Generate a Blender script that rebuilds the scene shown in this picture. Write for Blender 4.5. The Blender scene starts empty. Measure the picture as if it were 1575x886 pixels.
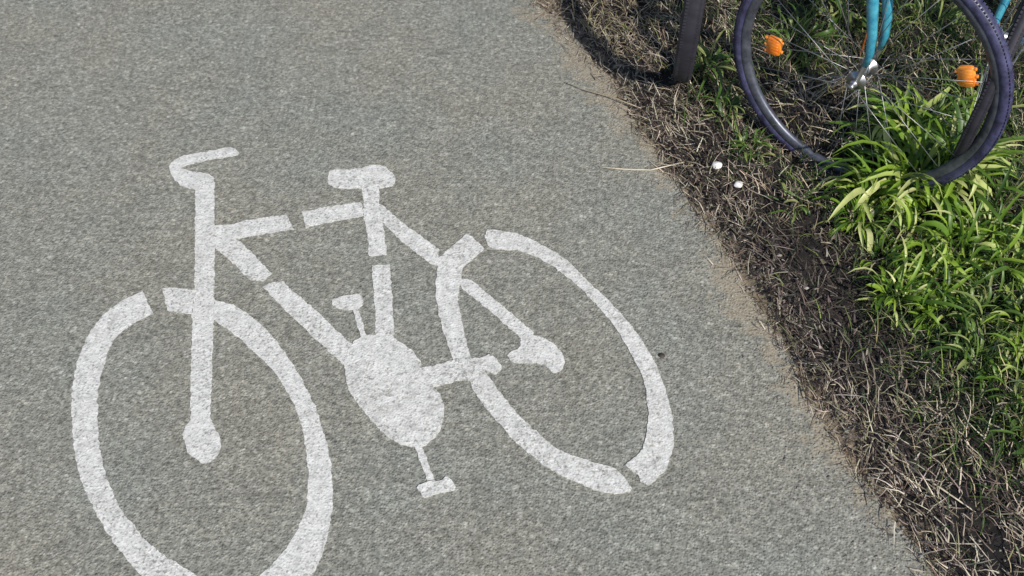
import bpy, bmesh, math, random
import numpy as np
from mathutils import Vector, Matrix, noise as mnoise
random.seed(7); rng = np.random.default_rng(7)
R_ = math.radians
S = bpy.context.scene
COL = S.collection

# ------------------------------------------------ camera, sky, sun, exposure
CAM_H = 1.906; PITCH = R_(52.0); FPX = 1575.0
cd = bpy.data.cameras.new('camera'); cam = bpy.data.objects.new('camera', cd); COL.objects.link(cam)
cd.sensor_width = 36.0; cd.lens = 36.0; cd.clip_start = 0.05; cd.clip_end = 3000
cam.location = (0, 0, CAM_H); cam.rotation_euler = (math.pi/2-PITCH, 0, 0)
S.camera = cam
SUN = Vector((0.54, -0.92, 1.0)).normalized()      # direction towards the sun
w = bpy.data.worlds.new('World'); S.world = w; w.use_nodes = True
nt = w.node_tree; nt.nodes.clear()
sky = nt.nodes.new('ShaderNodeTexSky'); sky.sky_type = 'NISHITA'; sky.sun_disc = False
sky.sun_elevation = math.asin(SUN.z); sky.sun_rotation = math.atan2(SUN.x, SUN.y)
bg = nt.nodes.new('ShaderNodeBackground'); bg.inputs['Strength'].default_value = 0.10
wo = nt.nodes.new('ShaderNodeOutputWorld')
nt.links.new(sky.outputs[0], bg.inputs[0]); nt.links.new(bg.outputs[0], wo.inputs[0])
sd = bpy.data.lights.new('sun', 'SUN'); sd.energy = 4.0; sd.angle = R_(0.6); sd.color = (1.0, 0.95, 0.87)
so = bpy.data.objects.new('sun', sd); COL.objects.link(so)
so.rotation_euler = SUN.to_track_quat('Z', 'Y').to_euler()
S.view_settings.view_transform = 'Standard'; S.view_settings.look = 'None'
S.view_settings.gamma = 1.0; S.view_settings.use_curve_mapping = False
S.view_settings.exposure = 0.21

def at(px, py, z=0.0):
    """ground point seen at a photo pixel (1575 x 886)"""
    u = (px-787.5)/FPX; v = (443.0-py)/FPX
    c, s = math.cos(PITCH), math.sin(PITCH)
    d = Vector((u, c+v*s, -s+v*c))
    t = (z-CAM_H)/d.z
    return Vector((d.x*t, d.y*t, z))

# ------------------------------------------------ materials
class NT:
    def __init__(s, name):
        s.m = bpy.data.materials.new(name); s.m.use_nodes = True
        s.t = s.m.node_tree; s.n = s.t.nodes; s.b = s.n['Principled BSDF']
    def new(s, typ, **kw):
        n = s.n.new(typ)
        for k, v in kw.items():
            if k[0] == '_': n.inputs[k[1:].replace('_', ' ')].default_value = v
            else: setattr(n, k, v)
        return n
    def link(s, a, b): s.t.links.new(a, b)
    def coord(s, kind='Object'):
        return s.new('ShaderNodeTexCoord').outputs[kind]
    def noise(s, co, scale, detail=4, rough=0.6):
        n = s.new('ShaderNodeTexNoise', _Scale=scale, _Detail=detail, _Roughness=rough); s.link(co, n.inputs['Vector']); return n.outputs['Fac']
    def ramp(s, fac, stops, interp='LINEAR'):
        r = s.new('ShaderNodeValToRGB'); cr = r.color_ramp; cr.interpolation = interp
        while len(cr.elements) < len(stops): cr.elements.new(0.5)
        for e, (p, c) in zip(cr.elements, stops):
            e.position = p; e.color = (c, c, c, 1) if isinstance(c, (int, float)) else (*c, 1)
        s.link(fac, r.inputs[0]); return r.outputs[0]
    def mix(s, fac, a, b, mode='MIX'):
        n = s.new('ShaderNodeMix', data_type='RGBA', blend_type=mode)
        for sock, v in ((n.inputs[0], fac), (n.inputs[6], a), (n.inputs[7], b)):
            if hasattr(v, 'default_value') or hasattr(v, 'links'): s.link(v, sock)
            elif isinstance(v, (int, float)): sock.default_value = v
            else: sock.default_value = (*v, 1)
        return n.outputs[2]
    def bump(s, h, strength, dist, nrm=None):
        b = s.new('ShaderNodeBump', _Strength=strength, _Distance=dist); s.link(h, b.inputs['Height'])
        if nrm: s.link(nrm, b.inputs['Normal'])
        s.link(b.outputs[0], s.b.inputs['Normal']); return b.outputs[0]
    def set(s, col=None, rough=0.6, metal=0.0, **kw):
        if col is not None:
            if hasattr(col, 'links'): s.link(col, s.b.inputs['Base Color'])
            else: s.b.inputs['Base Color'].default_value = (*col, 1)
        s.b.inputs['Roughness'].default_value = rough; s.b.inputs['Metallic'].default_value = metal
        for k, v in kw.items(): s.b.inputs[k.replace('_', ' ')].default_value = v
        return s.m

def asphalt_colour(t, co):
    vor = t.new('ShaderNodeTexVoronoi', _Scale=170.0, _Randomness=1.0); t.link(co, vor.inputs['Vector'])
    sep = t.new('ShaderNodeSeparateColor'); t.link(vor.outputs['Color'], sep.inputs[0])
    grain = t.ramp(sep.outputs[0], [(0.0, (0.11, 0.11, 0.098)), (0.3, (0.19, 0.19, 0.172)), (0.75, (0.25, 0.25, 0.228)), (1.0, (0.38, 0.38, 0.35))])
    n1 = t.noise(co, 100, 5, 0.75)
    binder = t.ramp(n1, [(0.36, (0.09, 0.092, 0.081)), (0.5, (0.21, 0.211, 0.191)), (0.64, (0.39, 0.39, 0.355))])
    base = t.mix(0.62, grain, binder)
    v2 = t.new('ShaderNodeTexVoronoi', _Scale=75.0, _Randomness=1.0); t.link(co, v2.inputs['Vector'])
    s2 = t.new('ShaderNodeSeparateColor'); t.link(v2.outputs['Color'], s2.inputs[0])
    inside = t.ramp(v2.outputs['Distance'], [(0.22, 1.0), (0.42, 0.0)])       # scattered larger stones in the mix
    pick = t.ramp(s2.outputs[1], [(0.66, 0.0), (0.72, 0.6)]); mm = t.new('ShaderNodeMath', operation='MULTIPLY'); t.link(inside, mm.inputs[0]); t.link(pick, mm.inputs[1])
    stone = t.ramp(s2.outputs[0], [(0.0, (0.07, 0.072, 0.068)), (0.4, (0.20, 0.19, 0.165)), (0.7, (0.38, 0.37, 0.33)), (1.0, (0.50, 0.50, 0.47))])
    base = t.mix(mm.outputs[0], base, stone)
    nb_ = t.noise(co, 48, 4, 0.65)
    base = t.mix(1.0, base, t.ramp(nb_, [(0.35, 0.80), (0.5, 0.98), (0.65, 1.16)]), 'MULTIPLY')
    n2 = t.noise(co, 2.2, 5, 0.55)
    tint = t.ramp(n2, [(0.35, (0.98, 1.0, 0.97)), (0.65, (1.07, 1.02, 0.93))])
    base = t.mix(1.0, base, tint, 'MULTIPLY')
    n3 = t.noise(co, 12, 4, 0.6)
    base = t.mix(1.0, base, t.ramp(n3, [(0.3, 0.88), (0.7, 1.10)]), 'MULTIPLY')
    return base, vor, n1

def asphalt_mat():
    t = NT('weathered_asphalt'); co = t.coord()
    base, vor, n1 = asphalt_colour(t, co)
    # tiny dark tar pits and stains
    st = t.noise(co, 9, 2, 0.5)
    base = t.mix(t.ramp(st, [(0.70, 0.0), (0.76, 0.35)]), base, (0.10, 0.10, 0.09))
    # sand blown in along the edge
    at_ = t.new('ShaderNodeAttribute', attribute_name='sand')
    nz = t.noise(co, 40, 4, 0.7)
    add = t.new('ShaderNodeMath', operation='MULTIPLY_ADD'); t.link(nz, add.inputs[0]); add.inputs[1].default_value = 1.0; t.link(at_.outputs['Fac'], add.inputs[2])
    f = t.ramp(add.outputs[0], [(0.85, 0.0), (1.15, 0.75)])
    base = t.mix(f, base, t.ramp(n1, [(0.3, (0.21, 0.18, 0.13)), (0.7, (0.36, 0.31, 0.23))]))
    h1 = t.ramp(vor.outputs['Distance'], [(0.0, 1.0), (0.6, 0.0)])
    nb = t.bump(h1, 0.55, 0.004)
    t.bump(n1, 0.4, 0.003, nb)
    return t.set(base, 0.88)

def paint_mat():
    t = NT('road_marking_paint'); co = t.coord()
    base, vor, n1 = asphalt_colour(t, co)
    p = t.noise(co, 60, 5, 0.7)
    white = t.ramp(p, [(0.33, (0.47, 0.465, 0.44)), (0.5, (0.585, 0.58, 0.555)), (0.66, (0.68, 0.675, 0.645))])
    pits = t.noise(co, 150, 3, 0.6)
    big = t.noise(co, 7, 3, 0.5)
    wear = t.new('ShaderNodeMath', operation='MULTIPLY_ADD'); t.link(big, wear.inputs[0]); wear.inputs[1].default_value = 0.25; t.link(pits, wear.inputs[2])
    f = t.ramp(wear.outputs[0], [(0.665, 0.0), (0.76, 0.75)])
    c = t.mix(f, white, base)
    c = t.mix(1.0, c, t.ramp(t.noise(co, 42, 4, 0.7), [(0.36, 0.80), (0.5, 0.98), (0.64, 1.06)]), 'MULTIPLY')
    dirt = t.noise(co, 5, 4, 0.6)
    c = t.mix(t.ramp(dirt, [(0.55, 0.0), (0.75, 0.25)]), c, (0.33, 0.32, 0.29))
    gl = t.noise(co, 300, 2, 0.6)
    c = t.mix(t.ramp(gl, [(0.60, 0.0), (0.72, 0.5)]), c, (0.74, 0.74, 0.73))
    nb = t.bump(t.ramp(vor.outputs['Distance'], [(0.0, 1.0), (0.6, 0.0)]), 0.35, 0.003)
    t.bump(pits, 0.3, 0.002, nb)
    return t.set(c, 0.75)

def soil_mat():
    t = NT('verge_soil'); co = t.coord()
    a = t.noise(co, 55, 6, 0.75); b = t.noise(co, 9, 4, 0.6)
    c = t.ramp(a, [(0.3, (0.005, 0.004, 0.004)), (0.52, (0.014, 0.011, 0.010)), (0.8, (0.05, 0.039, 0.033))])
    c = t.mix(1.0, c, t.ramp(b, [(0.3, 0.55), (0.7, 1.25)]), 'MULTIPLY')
    at_ = t.new('ShaderNodeAttribute', attribute_name='sand')
    add = t.new('ShaderNodeMath', operation='MULTIPLY_ADD'); t.link(t.noise(co, 45, 5, 0.7), add.inputs[0]); add.inputs[1].default_value = 1.0; t.link(at_.outputs['Fac'], add.inputs[2])
    sand = t.ramp(t.noise(co, 130, 4, 0.7), [(0.3, (0.16, 0.125, 0.085)), (0.7, (0.36, 0.29, 0.20))])
    c = t.mix(t.ramp(add.outputs[0], [(0.85, 0.0), (1.1, 0.9)]), c, sand)
    t.bump(a, 0.8, 0.012)
    return t.set(c, 0.95)

def ground_mat():
    t = NT('meadow_ground'); co = t.coord()
    a = t.noise(co, 30, 6, 0.7); b = t.noise(co, 1.5, 4, 0.6)
    c = t.mix(t.ramp(b, [(0.4, 0.0), (0.6, 1.0)]), t.ramp(a, [(0.3, (0.02, 0.03, 0.01)), (0.7, (0.07, 0.10, 0.03))]),
              t.ramp(a, [(0.3, (0.04, 0.03, 0.02)), (0.7, (0.16, 0.13, 0.08))]))
    t.bump(a, 0.8, 0.02)
    return t.set(c, 0.95)

def blade_mat(name, transl=0.25):
    t = NT(name); a = t.new('ShaderNodeAttribute', attribute_name='tone')
    tr = t.new('ShaderNodeBsdfTranslucent'); t.link(a.outputs['Color'], tr.inputs['Color'])
    mx = t.new('ShaderNodeMixShader'); mx.inputs[0].default_value = transl
    t.set(None, 0.6); t.link(a.outputs['Color'], t.b.inputs['Base Color'])
    t.link(t.b.outputs[0], mx.inputs[1]); t.link(tr.outputs[0], mx.inputs[2])
    t.link(mx.outputs[0], t.n['Material Output'].inputs[0])
    return t.m

def leaf_mat(name, stops, transl=0.3):
    t = NT(name); oi = t.new('ShaderNodeObjectInfo'); co = t.coord()
    c = t.ramp(oi.outputs['Random'], stops)
    c = t.mix(1.0, c, t.ramp(t.noise(co, 60, 3, 0.6), [(0.3, 0.8), (0.7, 1.15)]), 'MULTIPLY')
    tr = t.new('ShaderNodeBsdfTranslucent'); t.link(c, tr.inputs['Color'])
    mx = t.new('ShaderNodeMixShader'); mx.inputs[0].default_value = transl
    t.set(c, 0.42)
    t.link(t.b.outputs[0], mx.inputs[1]); t.link(tr.outputs[0], mx.inputs[2])
    t.link(mx.outputs[0], t.n['Material Output'].inputs[0])
    return t.m

def worn_mat(name, a, b, rough, metal=0.0, scale=40, **kw):
    t = NT(name); co = t.coord()
    n = t.noise(co, scale, 5, 0.65)
    c = t.ramp(n, [(0.35, a), (0.7, b)])
    t.bump(n, 0.08, 0.001)
    return t.set(c, rough, metal, **kw)

M = dict(
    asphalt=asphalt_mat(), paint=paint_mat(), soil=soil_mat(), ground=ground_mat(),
    dry=blade_mat('dry_grass', 0.15), green=blade_mat('green_grass', 0.3),
    leaf=leaf_mat('weed_leaf', [(0.0, (0.05, 0.11, 0.014)), (0.35, (0.14, 0.26, 0.025)), (0.75, (0.30, 0.44, 0.045)), (1.0, (0.66, 0.67, 0.30))]),
    darkleaf=leaf_mat('dull_weed_leaf', [(0.0, (0.045, 0.10, 0.018)), (0.6, (0.13, 0.22, 0.04)), (1.0, (0.36, 0.38, 0.14))]),
    straw=leaf_mat('dry_stalk', [(0.0, (0.22, 0.17, 0.11)), (0.6, (0.42, 0.35, 0.25)), (1.0, (0.62, 0.55, 0.42))], 0.05),
    rust=leaf_mat('red_brown_stalk', [(0.0, (0.25, 0.07, 0.015)), (1.0, (0.42, 0.13, 0.03))], 0.05),
    tyre=worn_mat('dusty_tyre_rubber', (0.018, 0.017, 0.042), (0.08, 0.08, 0.17), 0.40),
    spoke=worn_mat('dull_spoke_wire', (0.22, 0.22, 0.23), (0.36, 0.36, 0.37), 0.42, 0.8),
    crumb=worn_mat('soil_crumb', (0.012, 0.009, 0.008), (0.10, 0.078, 0.062), 0.95, 0.0, 18),
    blacktyre=worn_mat('black_tyre_rubber', (0.012, 0.011, 0.018), (0.03, 0.028, 0.04), 0.7),
    rim=worn_mat('dull_rim', (0.06, 0.065, 0.085), (0.16, 0.17, 0.21), 0.42, 0.6),
    steel=worn_mat('spoke_steel', (0.38, 0.38, 0.40), (0.55, 0.55, 0.56), 0.35, 0.9),
    teal=worn_mat('teal_bike_enamel', (0.02, 0.19, 0.30), (0.08, 0.38, 0.48), 0.2, 0.0, Coat_Weight=0.6),
    dark=worn_mat('dark_bike_enamel', (0.02, 0.02, 0.03), (0.04, 0.04, 0.06), 0.3, 0.0, Coat_Weight=0.4),
    black=worn_mat('black_plastic', (0.02, 0.02, 0.02), (0.04, 0.04, 0.04), 0.5),
    orange=worn_mat('orange_reflector_plastic', (0.80, 0.18, 0.008), (0.95, 0.38, 0.05), 0.25, 0.0, 30, Coat_Weight=0.8),
    pebble=worn_mat('white_pebble', (0.70, 0.69, 0.66), (0.85, 0.84, 0.82), 0.5),
    grit=worn_mat('grit', (0.14, 0.13, 0.11), (0.36, 0.34, 0.30), 0.9, 0.0, 25),
)

# ------------------------------------------------ object helpers
def tag(o, label=None, cat=None, group=None, kind=None):
    for k, v in (('label', label), ('category', cat), ('group', group), ('kind', kind)):
        if v: o[k] = v
    return o
def empty(name, loc, rz=0.0):
    o = bpy.data.objects.new(name, None); COL.objects.link(o); o.location = loc; o.rotation_euler = (0, 0, rz)
    o.empty_display_size = 0.05; return o
def link(name, me, mat, parent=None, smooth=True):
    if mat and not me.materials: me.materials.append(mat)
    if smooth: me.shade_smooth()
    o = bpy.data.objects.new(name, me); COL.objects.link(o)
    if parent: o.parent = parent
    return o
class MB:
    def __init__(s): s.v = []; s.f = []
    def add(s, vs, fs):
        b = len(s.v); s.v += [tuple(v) for v in vs]; s.f += [tuple(i+b for i in f) for f in fs]
    def tube(s, pts, rad, n=8, cap=True):
        pts = [Vector(p) for p in pts]
        if isinstance(rad, (int, float)): rad = [rad]*len(pts)
        ref = None; vs = []; fs = []
        for i, p in enumerate(pts):
            d = (pts[min(i+1, len(pts)-1)]-pts[max(i-1, 0)]).normalized()
            if ref is None:
                ref = d.orthogonal().normalized()
            ref = (ref-d*ref.dot(d)).normalized(); q = d.cross(ref)
            for k in range(n):
                a = 2*math.pi*k/n; vs.append(p+(ref*math.cos(a)+q*math.sin(a))*rad[i])
        for i in range(len(pts)-1):
            for k in range(n):
                a = i*n+k; b = i*n+(k+1) % n; fs.append((a, b, b+n, a+n))
        if cap:
            fs.append(tuple(range(n-1, -1, -1))); fs.append(tuple((len(pts)-1)*n+k for k in range(n)))
        s.add(vs, fs)
    def lathe_y(s, prof, n=24, closed=False, c=(0, 0, 0)):
        """revolve (radius, y) profile round the y axis"""
        m = len(prof); vs = []; fs = []
        for k in range(n):
            a = 2*math.pi*k/n
            for r, y in prof: vs.append((c[0]+r*math.cos(a), c[1]+y, c[2]+r*math.sin(a)))
        for k in range(n):
            for j in range(m if closed else m-1):
                a = k*m+j; b = k*m+(j+1) % m; e = ((k+1) % n)*m
                fs.append((a, b, e+(j+1) % m, e+j))
        s.add(vs, fs)
    def box(s, c, sx, sy, sz, mat=None, bev=0.15):
        """bevelled box"""
        bm = bmesh.new(); bmesh.ops.create_cube(bm, size=1)
        bmesh.ops.scale(bm, vec=(sx, sy, sz), verts=bm.verts)
        bmesh.ops.bevel(bm, geom=bm.edges[:]+bm.verts[:], offset=bev*min(sx, sy, sz), segments=2, affect='EDGES', profile=0.5)
        if mat: bmesh.ops.transform(bm, matrix=mat, verts=bm.verts)
        bm.verts.ensure_lookup_table()
        s.add([v.co+Vector(c) for v in bm.verts], [[v.index for v in f.verts] for f in bm.faces]); bm.free()
    def mesh(s, name):
        me = bpy.data.meshes.new(name); me.from_pydata(s.v, [], s.f); me.update()
        bm = bmesh.new(); bm.from_mesh(me); bmesh.ops.recalc_face_normals(bm, faces=bm.faces); bm.to_mesh(me); bm.free()
        return me
    def build(s, name, mat, parent=None, smooth=True): return link(name, s.mesh(name), mat, parent, smooth)

# ------------------------------------------------ ground, path and verge
EDGE_PX = [(700, -150), (765, -70), (830, 0), (884, 50), (928, 110), (985, 185), (1030, 262), (1105, 365), (1182, 480), (1232, 580), (1290, 675), (1366, 780), (1440, 886), (1490, 960)]
EDGE = [at(*p) for p in EDGE_PX]
ed = (EDGE[-1]-EDGE[0]).normalized()
EDGE = [EDGE[0]-ed*60, EDGE[0]-ed*8, EDGE[0]-ed*1.5] + EDGE + [EDGE[-1]+ed*1.5, EDGE[-1]+ed*8, EDGE[-1]+ed*60]
en = Vector((-ed.y, ed.x, 0))           # points to the verge side
if en.x < 0: en = -en
EA = np.array([[p.x, p.y] for p in EDGE])
def edge_s(X, Y):
    """signed distance across the path edge, positive on the verge"""
    X = np.asarray(X, float); Y = np.asarray(Y, float)
    t = X*ed.x+Y*ed.y; q = X*en.x+Y*en.y
    et = EA[:, 0]*ed.x+EA[:, 1]*ed.y; eq = EA[:, 0]*en.x+EA[:, 1]*en.y
    return q-np.interp(t, et, eq)
def edge_pt(t, s):
    et = EA[:, 0]*ed.x+EA[:, 1]*ed.y; eq = EA[:, 0]*en.x+EA[:, 1]*en.y
    q = np.interp(t, et, eq)+s
    return t*ed.x+q*en.x, t*ed.y+q*en.y
def vnoise(X, Y, sc, seed=0):
    """cheap smooth value noise in -1..1"""
    x = X*sc+seed*17.3; y = Y*sc+seed*9.7
    i = np.floor(x); j = np.floor(y); fx = x-i; fy = y-j
    fx = fx*fx*(3-2*fx); fy = fy*fy*(3-2*fy)
    h = lambda a, b: (np.abs(np.sin(a*127.1+b*311.7+seed*74.7)*43758.5453) % 1.0)
    return ((h(i, j)*(1-fx)+h(i+1, j)*fx)*(1-fy)+(h(i, j+1)*(1-fx)+h(i+1, j+1)*fx)*fy)*2-1
WC = (0.824, 1.88)
def verge_z(X, Y):
    s = edge_s(X, Y)
    lip = 0.045+0.025*vnoise(X, Y, 17, 12)
    k = np.clip(s/lip, 0, 1); k = k*k*(3-2*k)
    z = -0.006+0.020*k+0.014*np.clip(s/0.4, 0, 1)+(0.013*vnoise(X, Y, 11, 1)+0.009*vnoise(X, Y, 28, 2))*np.clip(s/0.08, 0.05, 1)
    z = np.where(s > 0.03, np.maximum(z, -0.002), z)
    wx, wy = X-WC[0], Y-WC[1]; al = wx*0.793-wy*0.609; ac = wx*0.609+wy*0.793     # trodden hollow where the wheel stands
    z = z-(z+0.012)*0.95*np.exp(-(al/0.26)**4-(ac/0.07)**2)
    return z
def grid_mesh(name, P, nu, nv, mat, attr=None, kind='structure'):
    idx = np.arange(nu*nv).reshape(nu, nv)
    f = np.stack([idx[:-1, :-1], idx[:-1, 1:], idx[1:, 1:], idx[1:, :-1]], -1).reshape(-1, 4)
    me = bpy.data.meshes.new(name)
    me.from_pydata(P.reshape(-1, 3).tolist(), [], f.tolist()); me.update()
    if attr is not None:
        a = me.attributes.new('sand', 'FLOAT', 'POINT'); a.data.foreach_set('value', attr.reshape(-1).astype(np.float32))
    if me.polygons[0].normal.z < 0: me.flip_normals()
    o = link(name, me, mat); tag(o, kind=kind); return o

gm = bpy.data.meshes.new('ground'); gm.from_pydata([(-900, -900, -0.06), (900, -900, -0.06), (900, 900, -0.06), (-900, 900, -0.06)], [], [(0, 1, 2, 3)])
g = link('ground', gm, M['ground']); tag(g, kind='structure')

t0 = EDGE[3].x*ed.x+EDGE[3].y*ed.y; t1 = EDGE[-4].x*ed.x+EDGE[-4].y*ed.y
tt = np.concatenate([[t0-58, t0-20, t0-8, t0-3], np.linspace(t0-1.5, t1+1.5, 900), [t1+3, t1+8, t1+20, t1+58]])
ss = np.concatenate([[-2.6, -2.0], np.linspace(-1.6, -0.3, 14), np.linspace(-0.26, 0.0, 26), [0.001, 0.002]])
T, Sg = np.meshgrid(tt, ss, indexing='ij')
rag = (0.016*vnoise(T, T*0+3, 8, 5)+0.009*vnoise(T, T*0+7, 31, 6)+0.003*vnoise(T, T*0, 120, 7))*np.clip((Sg+0.26)/0.26, 0, 1)
X, Y = edge_pt(T, Sg+rag-0.004)
Z = 0.0012*vnoise(X, Y, 6, 3)*0-np.where(Sg > 0.0005, 0.012, 0)-np.where(Sg > 0.0015, 0.05, 0)-0.004*np.clip((Sg+0.03)/0.03, 0, 1)*(0.6+0.4*vnoise(X, Y, 60, 8))
sand = np.clip(1+Sg/0.22, 0, 1)**1.5*(0.50+0.30*vnoise(X, Y, 6, 9)+0.28*vnoise(X, Y, 23, 19))
path = grid_mesh('cycle_path', np.stack([X, Y, Z], -1), len(tt), len(ss), M['asphalt'], sand)

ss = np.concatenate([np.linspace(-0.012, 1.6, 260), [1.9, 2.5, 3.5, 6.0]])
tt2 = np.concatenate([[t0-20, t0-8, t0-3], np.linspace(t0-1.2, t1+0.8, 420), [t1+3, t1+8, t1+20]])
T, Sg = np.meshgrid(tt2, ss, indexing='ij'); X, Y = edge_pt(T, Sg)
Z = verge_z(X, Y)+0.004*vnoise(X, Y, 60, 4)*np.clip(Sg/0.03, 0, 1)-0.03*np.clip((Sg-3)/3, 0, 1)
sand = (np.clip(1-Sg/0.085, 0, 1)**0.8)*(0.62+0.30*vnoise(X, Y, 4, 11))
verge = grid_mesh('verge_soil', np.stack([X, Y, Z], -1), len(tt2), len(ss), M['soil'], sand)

# ------------------------------------------------ painted bicycle marking
def chaikin(p, n=1):
    for _ in range(n):
        q = []
        for i in range(len(p)):
            a, b = Vector(p[i]), Vector(p[(i+1) % len(p)])
            q += [a*0.78+b*0.22, a*0.22+b*0.78]
        p = [(v[0], v[1]) for v in q]
    return p
def z2(*p): return [(80+x/2.606, 200+y/2.606) for x, y in p]
def z3(*p): return [(80+x/2.296, 500+y/2.296) for x, y in p]
def z4(*p): return [(480+x/2.605, 220+y/2.605) for x, y in p]
def z5(*p): return [(480+x/2.716, 480+y/2.716) for x, y in p]
def catmull(P, n=4):
    """smooth open chain"""
    out = []
    for i in range(len(P)-1):
        p0 = Vector(P[max(i-1, 0)]); p1 = Vector(P[i]); p2 = Vector(P[i+1]); p3 = Vector(P[min(i+2, len(P)-1)])
        for k in range(n):
            t = k/n
            out.append(tuple(0.5*((2*p1)+(p2-p0)*t+(2*p0-5*p1+4*p2-p3)*t*t+(3*p1-p0-3*p2+p3)*t**3)))
    out.append(tuple(P[-1])); return out
outer = [(220, 447), (180, 468), (146, 500), (123, 545), (112, 590), (110, 631), (113, 680), (121, 728), (142, 779), (173, 830), (214, 883), (262, 922), (310, 941), (350, 946), (400, 938), (446, 915), (484, 879), (502, 830), (510, 785), (511, 744), (508, 705), (500, 672), (481, 618), (459, 575), (433, 535), (402, 500), (368, 474), (330, 461)]
inner = [(328, 492), (359, 513), (402, 552), (426, 578), (444, 606), (459, 640), (468, 674), (474, 726), (472, 772), (462, 805), (448, 832), (425, 862), (400, 883), (372, 896), (340, 899), (298, 883), (232, 838), (206, 808), (184, 779), (164, 735), (153, 683), (150, 631), (154, 585), (170, 534), (191, 507), (235, 482)]
rear_out = [(750, 354), (787, 358), (825, 373), (871, 401), (906, 435), (944, 471), (981, 515), (1010, 565), (1028, 616), (1035, 657), (1034, 690), (1023, 723), (999, 747)]
rear_in = [(985, 741), (980, 730), (962, 716), (984, 697), (994, 668), (996, 627), (989, 583), (969, 543), (948, 507), (921, 474), (898, 450), (872, 427), (837, 402), (799, 386), (770, 384), (752, 380), (746, 363)]
low_out = [(721, 584), (737, 616), (774, 660), (801, 688), (830, 711), (858, 729), (885, 742), (922, 756), (945, 759), (968, 757)]
low_in = [(972, 752), (948, 723), (922, 714), (889, 704), (868, 696), (848, 684), (811, 652), (782, 621), (757, 588), (744, 570)]
down_out = [(676, 402), (671, 430), (672, 466), (680, 504), (690, 535), (700, 560)]
down_in = [(724, 551), (716, 520), (710, 490), (705, 466), (706, 444), (710, 425)]
PIECES = [  # name, outline in photo pixels, roundings
 ('wheel_ring', catmull(outer)+catmull(inner), 0),
 ('wheel_ring', z2((443, 635), (500, 632), (572, 642), (562, 738), (510, 735), (462, 722)), 0),
 ('fork', [(300.5, 290), (329.5, 290), (330, 350), (330, 420), (329, 468), (327, 540), (325, 600), (324, 652), (293.5, 650), (293, 600), (294.5, 540), (296, 480), (299, 440), (300, 350)], 0),
 ('hub', z3((480, 340), (462, 380), (472, 440), (508, 478), (550, 494), (590, 458), (600, 412), (575, 365), (560, 330), (520, 322)), 1),
 ('handlebar', z2((468, 140), (510, 106), (600, 92), (700, 70), (730, 72), (757, 98), (700, 110), (620, 122), (550, 140), (508, 150), (560, 168), (650, 180), (652, 246), (580, 242), (522, 228), (490, 200), (472, 165)), 1),
 ('top_tube', z2((648, 384), (720, 380), (790, 360), (940, 340), (970, 398), (880, 412), (740, 436), (650, 420)), 0),
 ('top_tube', z2((1000, 330), (1100, 308), (1240, 290), (1250, 345), (1120, 368), (1018, 390)), 0),
 ('down_tube', z2((648, 418), (738, 436), (810, 500), (880, 576), (846, 606), (795, 602), (720, 530), (650, 470)), 0),
 ('down_tube', [(404, 442), (414, 436), (435, 434), (491, 482), (538, 528), (560, 545), (545, 575), (528, 560), (480, 517), (440, 478)], 0),
 ('saddle', z4((60, 140), (75, 105), (190, 106), (230, 90), (290, 90), (338, 140), (325, 172), (285, 182), (195, 184), (90, 182), (62, 162)), 1),
 ('seat_tube', z4((198, 175), (268, 175), (268, 245), (285, 320), (300, 450), (228, 453), (222, 370), (208, 310), (205, 230)), 0),
 ('seat_tube', z4((240, 491), (312, 488), (322, 640), (332, 800), (258, 800), (250, 640)), 0),
 ('seat_stay', z4((250, 235), (285, 255), (360, 320), (450, 385), (510, 428), (500, 495), (470, 482), (360, 395), (290, 330), (262, 290)), 0),
 ('seat_stay', z4((575, 540), (640, 552), (760, 652), (890, 762), (850, 795), (720, 680), (605, 590)), 0),
 ('hub', z5((880, 92), (960, 103), (1025, 145), (1060, 200), (1045, 246), (1005, 257), (962, 214), (890, 216), (830, 210), (812, 175), (872, 150), (868, 110)), 1),
 ('wheel_ring', z4((540, 432), (620, 368), (642, 378), (690, 425), (605, 500), (590, 560), (520, 540), (495, 470)), 0),
 ('wheel_ring', catmull(down_out)+catmull(down_in), 0),
 ('wheel_ring', catmull(low_out)+catmull(low_in), 0),
 ('wheel_ring', catmull(rear_out)+catmull(rear_in), 0),
 ('chain_stay', [(640, 568), (675, 561), (708, 550), (723, 551), (737, 552), (752, 545), (764, 552), (772, 567), (760, 577), (746, 570), (721, 586), (700, 586), (676, 594), (648, 600)], 0),
 ('chainring', z5((135, 205), (140, 270), (152, 330), (210, 412), (290, 502), (350, 546), (440, 572), (500, 541), (541, 490), (552, 440), (546, 370), (525, 328), (490, 318), (458, 300), (452, 240), (452, 198), (410, 158), (345, 110), (300, 98), (215, 99), (160, 133)), 1),
 ('crank', z4((160, 660), (182, 660), (220, 778), (196, 778)), 0),
 ('pedal', z4((78, 628), (120, 617), (195, 604), (207, 645), (180, 668), (130, 672), (86, 656)), 1),
 ('crank', z5((430, 565), (458, 560), (512, 700), (480, 705)), 0),
 ('pedal', z5((434, 732), (500, 705), (540, 708), (562, 684), (582, 708), (602, 740), (565, 752), (492, 767), (462, 781), (450, 752)), 1),
]
mark_c = at(560, 560)
marking = empty('bicycle_marking', mark_c)
tag(marking, 'white painted bicycle symbol on the grey asphalt cycle path', 'road marking')
def resample(P, step=0.005):
    out = []
    for i in range(len(P)):
        a, b = P[i], P[(i+1) % len(P)]
        n = max(1, int((b-a).length/step))
        for k in range(n): out.append(a.lerp(b, k/n))
    return out
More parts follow.
